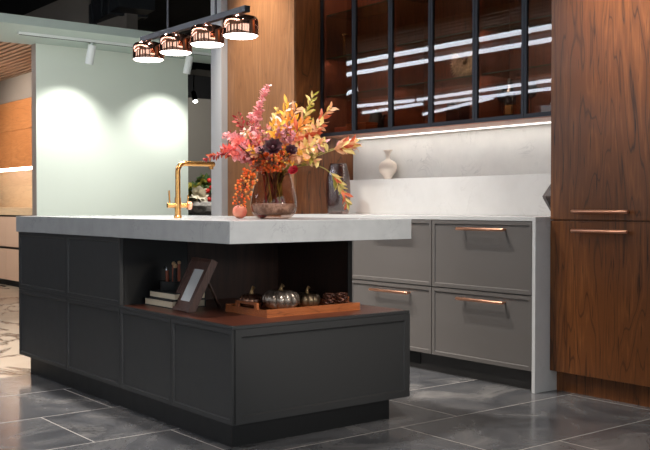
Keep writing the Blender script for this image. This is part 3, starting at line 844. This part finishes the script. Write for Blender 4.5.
branch('long thin branch with red leaves stretching furthest left over the faucet', (205, 160), (238, 142), 'oval', ['coral leaf', 'maroon leaf', 'rust leaf', 'maroon leaf'], 20, .030, .4, 'red stem', 0)
branch('coral eucalyptus branch spreading left above the peach', (224, 150), (246, 146), 'round', ['coral leaf', 'coral leaf', 'pink leaf'], 17, .038, .3, 'red stem', -.06)
branch('second coral branch pointing left above the thin red one', (232, 140), (252, 142), 'round', ['coral leaf', 'pink leaf', 'mauve leaf'], 15, .034, .2, 'red stem', -.11)
branch('dark maroon leafed sprig rising at the upper left of the bouquet', (236, 115), (250, 138), 'oval', ['maroon leaf', 'maroon leaf', 'coral leaf'], 15, .026, .55, 'red stem', .02, twigs=.02)
branch('sparse maroon sprig at left with single dark leaves', (228, 132), (246, 142), 'oval', ['maroon leaf', 'crimson petal'], 9, .024, .6, 'red stem', .06, twigs=.015)
branch('dusty pink filler branch at left centre low over the vase', (240, 157), (256, 148), 'petal', ['pink leaf', 'mauve leaf', 'pink leaf'], 14, .026, .3, 'red stem', -.10, twigs=.025)
branch('dusty pink filler branch in the middle of the bouquet', (262, 128), (264, 150), 'petal', ['pink leaf', 'peach leaf', 'mauve leaf'], 16, .024, .2, 'red stem', -.10, twigs=.03)
branch('mauve hydrangea head right of the centre above the dark flowers', (288, 132), (282, 150), 'petal', ['mauve leaf', 'pink leaf', 'mauve leaf'], 20, .022, .68, 'brown stem', -.13, twigs=.035)
branch('white petalled sprig among the pink leaves at left', (247, 133), (255, 148), 'petal', ['white petal', 'peach leaf'], 5, .022, .8, 'green stem', -.13, twigs=.015)
branch('amber leafed branch rising in the upper middle', (277, 110), (266, 140), 'oval', ['amber leaf', 'yellow leaf', 'amber leaf'], 15, .036, .3, 'green stem', .0)
branch('orange long leafed branch at the upper right of the middle', (297, 108), (284, 132), 'lance', ['orange leaf', 'amber leaf', 'peach leaf'], 10, .066, .3, 'brown stem', -.03)
branch('orange long leafed branch leaning right', (306, 120), (292, 138), 'lance', ['orange leaf', 'rust leaf', 'peach leaf'], 10, .062, .2, 'brown stem', -.08)
branch('pale yellow blade leaves sprig at the top middle', (287, 104), (278, 128), 'lance', ['white petal', 'yellow leaf', 'amber leaf'], 9, .066, .45, 'green stem', .03)
branch('amber oval leafed branch in the centre front', (282, 128), (272, 146), 'oval', ['amber leaf', 'orange leaf', 'peach leaf'], 15, .046, .15, 'green stem', -.15)
branch('yellow green sprig with narrow leaves highest at the right', (313, 95), (302, 122), 'lance', ['olive leaf', 'yellow leaf'], 13, .048, .4, 'green stem', .02)
branch('variegated yellow and rust branch pointing up right', (331, 108), (306, 132), 'lance', ['yellow leaf', 'peach leaf', 'rust leaf'], 18, .052, .3, 'green stem', .0)
branch('peach leafed branch at right of the mauve head', (322, 126), (302, 140), 'oval', ['peach leaf', 'yellow leaf', 'rust leaf'], 20, .050, .2, 'green stem', -.07)
branch('peach and mauve leafed branch spreading right at mid height', (326, 144), (304, 144), 'oval', ['peach leaf', 'mauve leaf', 'yellow leaf'], 20, .050, .2, 'green stem', -.10)
branch('pale yellow leafed branch low at the right over the vase rim', (318, 163), (302, 150), 'oval', ['yellow leaf', 'peach leaf', 'olive leaf'], 17, .042, .2, 'green stem', -.06)
branch('peach leaf branch drooping right in front of the vase rim', (304, 160), (292, 150), 'oval', ['peach leaf', 'amber leaf', 'peach leaf'], 15, .046, .15, 'green stem', -.15)
branch('long bare stemmed branch stretching furthest right with peach leaf tuft', (355, 143), (322, 152), 'lance', ['peach leaf', 'rust leaf', 'yellow leaf'], 17, .066, .68, 'green stem', .04)
branch('thin branch beside the long right one ending in pink tuft', (349, 146), (324, 146), 'lance', ['peach leaf', 'rust leaf', 'mauve leaf'], 12, .060, .72, 'green stem', .08)
branch('drooping branch with yellow and rust leaves hanging at the far right', (347, 206), (331, 148), 'lance', ['yellow leaf', 'rust leaf', 'olive leaf'], 19, .055, .62, 'green stem', -.02)
branch('orange berry sprig over the front rim of the vase', (274, 166), (272, 156), 'berry', ['berry orange', 'berry orange', 'orange leaf'], 64, .0165, .0, 'brown stem', -.15, twigs=.035)
branch('orange berry sprig over the left rim of the vase', (257, 168), (262, 156), 'berry', ['berry orange', 'rust leaf', 'berry orange'], 56, .0165, .0, 'brown stem', -.13, twigs=.029)
branch('orange berry sprig right of the dark flowers', (290, 160), (282, 152), 'berry', ['berry orange', 'amber leaf'], 26, .015, .1, 'brown stem', -.17, twigs=.03)
branch('orange berry sprig hanging down left of the vase to the peach', (240, 206), (252, 160), 'berry', ['berry orange', 'berry orange', 'orange leaf'], 100, .0165, .5, 'brown stem', -.12, twigs=.034)
branch('coral round leafed branch in front low at the left, above the orange berries', (236, 158), (250, 152), 'round', ['coral leaf', 'pink leaf', 'coral leaf'], 12, .032, .25, 'red stem', -.13)
branch('pale pink eucalyptus branch arching left behind the coral leaves', (222, 136), (246, 128), 'round', ['pink leaf', 'pink leaf', 'mauve leaf'], 14, .028, .3, 'red stem', .05)
branch('pink leaf branch filling the middle left just above the dark flowers', (256, 138), (262, 150), 'round', ['pink leaf', 'coral leaf', 'peach leaf'], 12, .030, .1, 'red stem', -.14)
branch('peach leaf branch filling the right between mauve and yellow leaves', (314, 150), (298, 146), 'oval', ['peach leaf', 'yellow leaf', 'peach leaf'], 15, .046, .15, 'green stem', -.13)
branch('pale peach branch behind the long orange leaves', (310, 132), (294, 140), 'oval', ['peach leaf', 'amber leaf', 'yellow leaf'], 15, .046, .15, 'green stem', .05)
branch('amber branch low at the left of the middle under the pink leaves', (252, 150), (262, 156), 'oval', ['amber leaf', 'peach leaf', 'orange leaf'], 9, .036, .2, 'green stem', -.16)
def rosette(px, py, d, r, mats, label):
    c = bq(px, py, d)
    t = thing('flower', label, 'flower', tuple(c), 0, None)
    face = (-FW*.8 + RT*rnd.uniform(-.4, .4) + Vector((0, 0, .5))).normalized()
    a1 = face.cross(Vector((0, 0, 1))).normalized(); a2 = a1.cross(face)
    m = MB()
    for ring, (nr, l, tilt_) in enumerate(((9, 1, .25), (8, .78, .7), (6, .5, 1.3))):
        for k in range(nr):
            a = 2*PI*k/nr + ring*.4
            out = a1*math.cos(a) + a2*math.sin(a)
            leaf(m, c + out*r*.08, out + face*tilt_, face, r*l, r*l*.8, rnd.randrange(len(mats)), -.15)
    m.build('petals', [L[x] for x in mats], t, smooth=False)
    MB().ball(tuple(c + face*r*.12), r*.22, 10).build('flower_centre', L[mats[0]], t)
    root = VC + Vector((rnd.uniform(-.03, .03), rnd.uniform(-.03, .03), .076))
    MB().tube(bez(root, VC + Vector((0, 0, .2)), c - face*.005, 10), .003, 6).build('stem', L['brown stem'], t)
rosette(275, 151, -.18, .046, ['burgundy petal'], 'dark burgundy flower at the centre of the bouquet front')
rosette(292, 153, -.15, .030, ['burgundy petal'], 'dark burgundy flower right of the central dark one')
rosette(262, 153, -.13, .026, ['burgundy petal', 'mauve leaf'], 'dark burgundy flower left of the central dark one')
rosette(294, 172, -.12, .026, ['crimson petal'], 'small crimson flower hanging over the right vase rim')
rosette(240, 146, -.16, .026, ['coral leaf'], 'coral flower at the left front of the bouquet')

# ------------------------------------------------------------------ pendant lamp
t = thing('pendant_lamp', 'linear pendant lamp of four copper drums under a dark bar over the island', 'lamp', (-1.1, .45, 1.77))
B(-1.625, -.567, .435, .465, 1.889, 1.919).build('bar', 'pendant_black', t, bevel=.002)
for x in (-1.335, -.85): MB().cyl((x, .45, 1.9195), (x, .45, 3.499), .0055, seg=10).build('rod', 'pendant_black', t)
for x in (-1.555, -1.25, -.93, -.627):
    pr = [(0, 1.876), (.062, 1.876), (.074, 1.872), (.082, 1.862), (.085, 1.848), (.085, 1.787), (.0835, 1.7845), (.0815, 1.787), (.0815, 1.86), (0, 1.868)]
    m = MB().lathe(pr, (x, .45, 0), 64)
    s = m.build('shade', 'copper', t)
    MB().lathe([(0, 1.7775), (.05, 1.778), (.075, 1.780), (.0808, 1.785), (.0808, 1.80), (0, 1.80)], (x, .45, 0), 48).build('diffuser', 'diffuser', s)
    MB().cyl((x, .45, 1.8765), (x, .45, 1.8885), .016, seg=18).build('stem', 'copper', s)

# ------------------------------------------------------------------ spotlights on the white wall
t0 = thing('light_track', 'thin white lighting track on the pale soffit above the white wall', 'track', (-5.56, 1.2, 2.6))
B(-5.58, -5.54, 1.2, 3.4, 2.575, 2.5995).build('rail', 'white_metal', t0)
B(-5.568, -5.552, 1.21, 3.39, 2.572, 2.5745).build('groove', 'kitchen_black', t0)
def track_spot(loc, aim, label, mat, glowing=True):
    t = thing('track_spotlight', label, 'spotlight', loc)
    d = (Vector(aim)-Vector(loc)).normalized()
    p0 = Vector((0, 0, -.05)); MB().cyl((0, 0, 0), tuple(p0), .012, seg=10).build('bracket', mat, t, local=True)
    a = p0 - d*.03 ; b = p0 + d*.16
    MB().tube([a, a+d*.004, b-d*.002, b], [.036, .04, .04, .038], 24).build('head', mat, t, local=True)
    if glowing:
        MB().cyl(tuple(b+d*.0005), tuple(b+d*.003), .034, seg=20).build('lens', 'spot_glow', t, local=True)
    return Vector(loc) + b + d*.02
def spot(p, aim, watt, angle, blend=.4, col=(1, 1, 1), size=.03):
    l = bpy.data.lights.new('spot', 'SPOT'); l.energy = watt; l.spot_size = R(angle); l.spot_blend = blend; l.color = col; l.shadow_soft_size = size
    o = bpy.data.objects.new('spot', l); COL.objects.link(o); o.location = p
    o.rotation_euler = (Vector(aim)-Vector(p)).to_track_quat('-Z', 'Y').to_euler()
    return o
def area(p, aim, watt, sx, sy, col=(1, 1, 1)):
    l = bpy.data.lights.new('area', 'AREA'); l.shape = 'RECTANGLE'; l.size = sx; l.size_y = sy; l.energy = watt; l.color = col
    o = bpy.data.objects.new('area', l); COL.objects.link(o); o.location = p
    o.rotation_euler = (Vector(aim)-Vector(p)).to_track_quat('-Z', 'Y').to_euler()
    return o
for y, lab in ((1.93, 'white cylinder track spotlight above the left light pool on the white wall'), (3.02, 'white cylinder track spotlight half hidden behind the pendant copper drums')):
    aim = (-6.08, y-.1, 1.3)
    p = track_spot((-5.56, y, 2.572), (-5.70, y-.05, 2.0), lab, 'white_metal', False)
    MBp = spot(p, aim, 62, 102, .95, (1, .99, .93))
# dark spotlight in the gap
track_spot((-9.5, 5.37, 2.74), (-9.1, 5.25, 2.2), 'black ceiling spotlight glowing in the gap beside the grey wall end', 'black_metal', True)
m = MB().cyl((-9.5, 5.37, 2.741), (-9.5, 5.37, 3.5), .012, seg=8)
tag(m.build('spotlight_rod', 'duct_dark'), 'thin black drop rod holding the ceiling spotlight in the gap', 'rod')

# ------------------------------------------------------------------ far kitchen on the left
def far_base(x0, x1, label):
    t = thing('kitchen_cabinet', label, 'cabinet', (x0, 2.05, 0), 0, 'beige base cabinets of the far kitchen')
    B(x0, x1, 2.075, 2.6, .08, .868).build('body', 'kitchen_black', t)
    for z0, z1 in ((.082, .455), (.485, .845)):
        B(x0+.002, x1-.002, 2.05, 2.072, z0, z1).build('drawer', 'kitchen_front', t, bevel=.001)
    B(x0, x1, 2.12, 2.14, 0, .079).build('plinth', 'kitchen_black', t)
def far_top(x0, x1, label):
    t = thing('wall_cabinet', label, 'cabinet', (x0, 2.3, 1.46), 0, 'orange wood wall cabinets of the far kitchen')
    B(x0, x1, 2.322, 2.6, 1.462, 2.298).build('body', 'oak', t)
    for z0, z1 in ((1.462, 1.925), (1.93, 2.297)):
        B(x0+.002, x1-.002, 2.3, 2.32, z0, z1).build('door', 'oak', t, bevel=.001)
fx = [-10.2, -9.2, -8.3, -7.4, -6.5]; names4 = ['fourth', 'third', 'second', 'nearest']
for i in range(4):
    far_base(fx[i], fx[i+1], 'beige two drawer kitchen base cabinet far left, %s from the white wall' % names4[i])
fx2 = [-10.5, -9.65, -8.8, -7.95, -7.1, -6.25]; names5 = ['fifth', 'fourth', 'third', 'second', 'nearest']
for i in range(5):
    far_top(fx2[i], fx2[i+1], 'orange wood wall cabinet far left, %s from the white wall' % names5[i])
tag(B(-10.2, -6.3, 2.04, 2.619, .8685, .955).build('wood_counter', 'ash', loc=(-10.2, 2.04, .8685)), 'pale wood counter of the far kitchen behind the white wall end', 'counter')
tag(B(-10.2, -6.3, 2.601, 2.618, .9555, 1.46).build('splash_panel', 'ash', loc=(-10.2, 2.601, .9555)), 'softly lit pale wood back panel of the far kitchen', 'panel')
struct(B(-10.5, -6.21, 2.3, 2.6, 2.30, 2.6), 'trim_1', 'bulkhead', smooth=False)
t = thing('led_strip', 'warm bright light strip under the orange wood wall cabinets', 'light', (-10.2, 2.31, 1.45))
B(-10.2, -6.3, 2.31, 2.36, 1.425, 1.4605).build('profile', 'led_warm', t)

# ------------------------------------------------------------------ far flower arrangement in the gap
t = thing('console_table', 'grey console table far behind the faucet', 'table', (-7.6, 4.3, 0))
B(-7.9, -7.2, 3.95, 4.75, .82, .86).build('top', 'river_stone', t)
for x in (-7.85, -7.25):
    for y in (4.0, 4.70): B(x-.025, x+.025, y-.025, y+.025, 0, .8195).build('leg', 'duct_dark', t)
t = thing('stone_bowl', 'rough grey stone bowl under the distant white and red flowers', 'bowl', (-7.45, 4.28, .8605))
MB().lathe([(0, 0), (.16, 0), (.24, .05), (.26, .12), (.22, .17), (.16, .18), (0, .17)], (0, 0, 0), 28, lambda th, i: 1+.07*math.sin(3*th+i)+.05*math.sin(7*th)).build('bowl', 'river_stone', t, local=True)
m = MB()
for k in range(9):
    a = k*.7; m.ball((.11*math.cos(a*1.9), .11*math.sin(a*1.9), .19+.02*(k % 3)), .05, 10, 1.2, .9, .8)
m.build('pebbles', 'river_stone', t, local=True)
lm('green foliage', (60, 84, 48), (104, 126, 76)); lm('red berry', (176, 30, 24), (206, 48, 34)); lm('cream petal', (232, 222, 196), (244, 238, 222))
c0 = Vector((-7.45, 4.28, 1.0))
def far_flower(dr, dz, dd, r, mats, label, name):
    c = c0 + RT*dr + Vector((0, 0, dz)) + FW*dd
    t = thing(name, label, 'flower', tuple(c), 0, None)
    m = MB()
    for k in range(26):
        d = rv().normalized(); leaf(m, c, d, rv(), r*rnd.uniform(.7, 1.1), r*.7, rnd.randrange(len(mats)), .2)
    m.build('petals', [L[x] for x in mats], t, smooth=False)
    MB().tube(bez(c0 + Vector((0, 0, -.02)), c0 + Vector((0, 0, .05)), c, 6), .004, 5).build('stem', L['green foliage'], t)
far_flower(.0, .12, -.14, .15, ['cream petal'], 'large cream flower far behind the faucet spout', 'flower')
far_flower(-.11, .17, -.02, .17, ['green foliage', 'olive leaf'], 'green leafy sprig left of the distant cream flower', 'leaf_sprig')
far_flower(.18, .13, -.02, .15, ['green foliage'], 'green leafy sprig right of the distant cream flower', 'leaf_sprig')
far_flower(.04, .28, .05, .13, ['green foliage', 'olive leaf'], 'green leafy sprig above the distant cream flower', 'leaf_sprig')
for k, (a, b, lab) in enumerate(((.12, .06, 'lowest'), (.17, .10, 'rightmost'), (.10, .17, 'nearest the cream flower'), (.15, .21, 'middle'), (.12, .30, 'topmost'))):
    c = c0 + RT*a + Vector((0, 0, b)) - FW*.14
    t = thing('red_berry', 'red round berry beside the distant cream flower, %s of five' % lab, 'berry', tuple(c), 0, 'red berries in the distant flower arrangement')
    MB().ball((0, 0, 0), .032, 12).build('berry', L['red berry'], t, local=True)
    MB().tube(bez(c0, c0 + Vector((0, 0, .06)), c, 6), .003, 5).build('stem', L['green foliage'], t)

# ------------------------------------------------------------------ linear lamps of the showroom (seen mirrored in the glass)
def tube_lamp(x0, x1, y0, y1, z, label):
    t = thing('linear_lamp', label, 'lamp', (x0, y0, z), 0, 'linear ceiling lamps mirrored in the glass cabinets')
    MB().bar((x0, y0, z+.03), (x1, y1, z+.03), .05, .05).build('housing', 'white_metal', t)
    MB().cyl((x0+.005, y0, z-.021), (x1-.005, y1, z-.021), .025, seg=16).build('diffuser', 'led', t)
    for f in (.1, .9): MB().cyl((x0+(x1-x0)*f, y0+(y1-y0)*f, z+.055), (x0+(x1-x0)*f, y0+(y1-y0)*f, 3.5), .004, seg=6).build('hanger', 'steel', t)
tube_lamp(-6.15, 1.5, -1.15, -1.25, 2.8, 'linear white ceiling lamp mirrored as the topmost long streak in the glass')
tube_lamp(-7.0, 1.0, -1.80, -1.78, 2.8, 'linear white ceiling lamp mirrored as the second long streak in the glass')
tube_lamp(-8.6, -2.0, -4.72, -4.2, 2.8, 'linear white ceiling lamp mirrored as the third streak low in the glass')
tube_lamp(-8.9, -5.0, -5.35, -5.2, 2.8, 'linear white ceiling lamp mirrored as the fourth streak low in the glass')
tube_lamp(-10.1, -8.7, -4.55, -4.74, 2.8, 'short linear ceiling lamp mirrored beside the black pot in the glass')
tube_lamp(-10.9, -9.0, -5.46, -5.22, 2.8, 'short linear ceiling lamp mirrored over the tan box in the glass')
tube_lamp(-8.73, -8.12, -3.25, -2.97, 2.8, 'shortest linear ceiling lamp mirrored under the gold ornaments')
tube_lamp(-10.4, -7.6, -6.6, -5.5, 2.8, 'short linear ceiling lamp mirrored lowest in the glass')

# ------------------------------------------------------------------ light
w = bpy.data.worlds.new('world'); S.world = w; w.use_nodes = True
bg = w.node_tree.nodes['Background']; bg.inputs[0].default_value = (.87, .94, 1, 1); bg.inputs[1].default_value = 1.9
for x in (-1.555, -1.25, -.93, -.627):
    spot((x, .45, 1.76), (x, .45, 0), 9, 140, .6, (1, .95, .88), .07)
spot((-2.72, 1.2, 3.3), (-2.72, 2.0, 2.12), 300, 50, .9, (1, .92, .80), .05)        # tall left panel
spot((.42, 1.35, 3.0), (.44, 2.0, 2.15), 240, 47, .9, (1, .88, .74), .05)          # tall right panel
for x in (-1.85, -1.0):
    spot((x, .87, 3.0), (x, 1.95, .75), 165, 60, .7, (1, .96, .92), .05)           # downlights over the drawer run
spot((2.2, -.4, 3.2), (-.25, .5, .95), 430, 32, .8, (1, .94, .88), .15)             # added to brighten the bouquet and the island end
spot((.85, .95, 3.0), (1.0, .9, 0), 50, 42, .9, (1, .95, .88), .1)  # added fill for the floor at the right
for x, y, pw in ((1.1, -.5, 100), (-.7, .2, 230), (-2.2, .2, 330)):
    spot((x, y, 3.0), (x, y, 0), pw, 100, .8, (1, .96, .92), .1)                  # downlights over the island; the first is added to brighten the floor
spot((3.6, .95, 1.35), (-.3, .55, .5), 75, 24, .8, (1, .88, .74), .12)            # low warm light onto the niche and island end
spot((-8.0, .6, 2.55), (-8.0, 2.3, 1.5), 190, 100, .8, (1, .90, .80), .1)
spot((-4.2, -.2, 3.0), (-3.6, .5, 0), 160, 60, .6, (1, .95, .88), .1)              # added for the bright floor patch by the far kitchen
spot((-3.8, .9, .5), (-6.0, 2.3, 2.3), 150, 110, .9, (1, .99, .94), .3)            # added lamp standing in for floor bounce on the white wall and soffit
spot((-7.6, 0.2, .3), (-8.0, .9, 2.6), 90, 120, .9, (1, .92, .84), .3)
spot((-4, -3.6, .6), (-4.5, -3.4, 3), 260, 130, .9, (1, .95, .9), .3)              # added uplight for the battens, no fixture
area((-10, 6.2, 2.9), (-12.4, 6.8, 1.8), 50, .6, .6, (1, .96, .9))
spot((-6.4, 4.1, 2.5), (-7.45, 4.28, 1.05), 190, 40, .5, (1, .96, .9), .05)
for i in range(3):
    xm = (xs[2*i]+xs[2*i+2])/2
    area((xm, 2.275, 2.70), (xm, 2.50, 1.6), 4, .68, .015, (1, .88, .76))
    area((xm, 2.272, 2.035), (xm, 2.50, 1.7), 1.3, .68, .01, (1, .88, .76))
    area((xm, 2.272, 1.760), (xm, 2.50, 1.5), 1.5, .68, .01, (1, .88, .76))           # added fill inside the glass cabinets, which have no lamps of their own

# ------------------------------------------------------------------ view
S.view_settings.view_transform = 'Standard'; S.view_settings.look = 'None'
S.view_settings.exposure = 0; S.view_settings.gamma = 1; S.view_settings.use_curve_mapping = False
S.cycles.use_denoising = True
S.cycles.max_bounces = 10; S.cycles.transmission_bounces = 8; S.cycles.transparent_max_bounces = 16
S.cycles.caustics_reflective = False; S.cycles.caustics_refractive = False
S.cycles.sample_clamp_indirect = 4
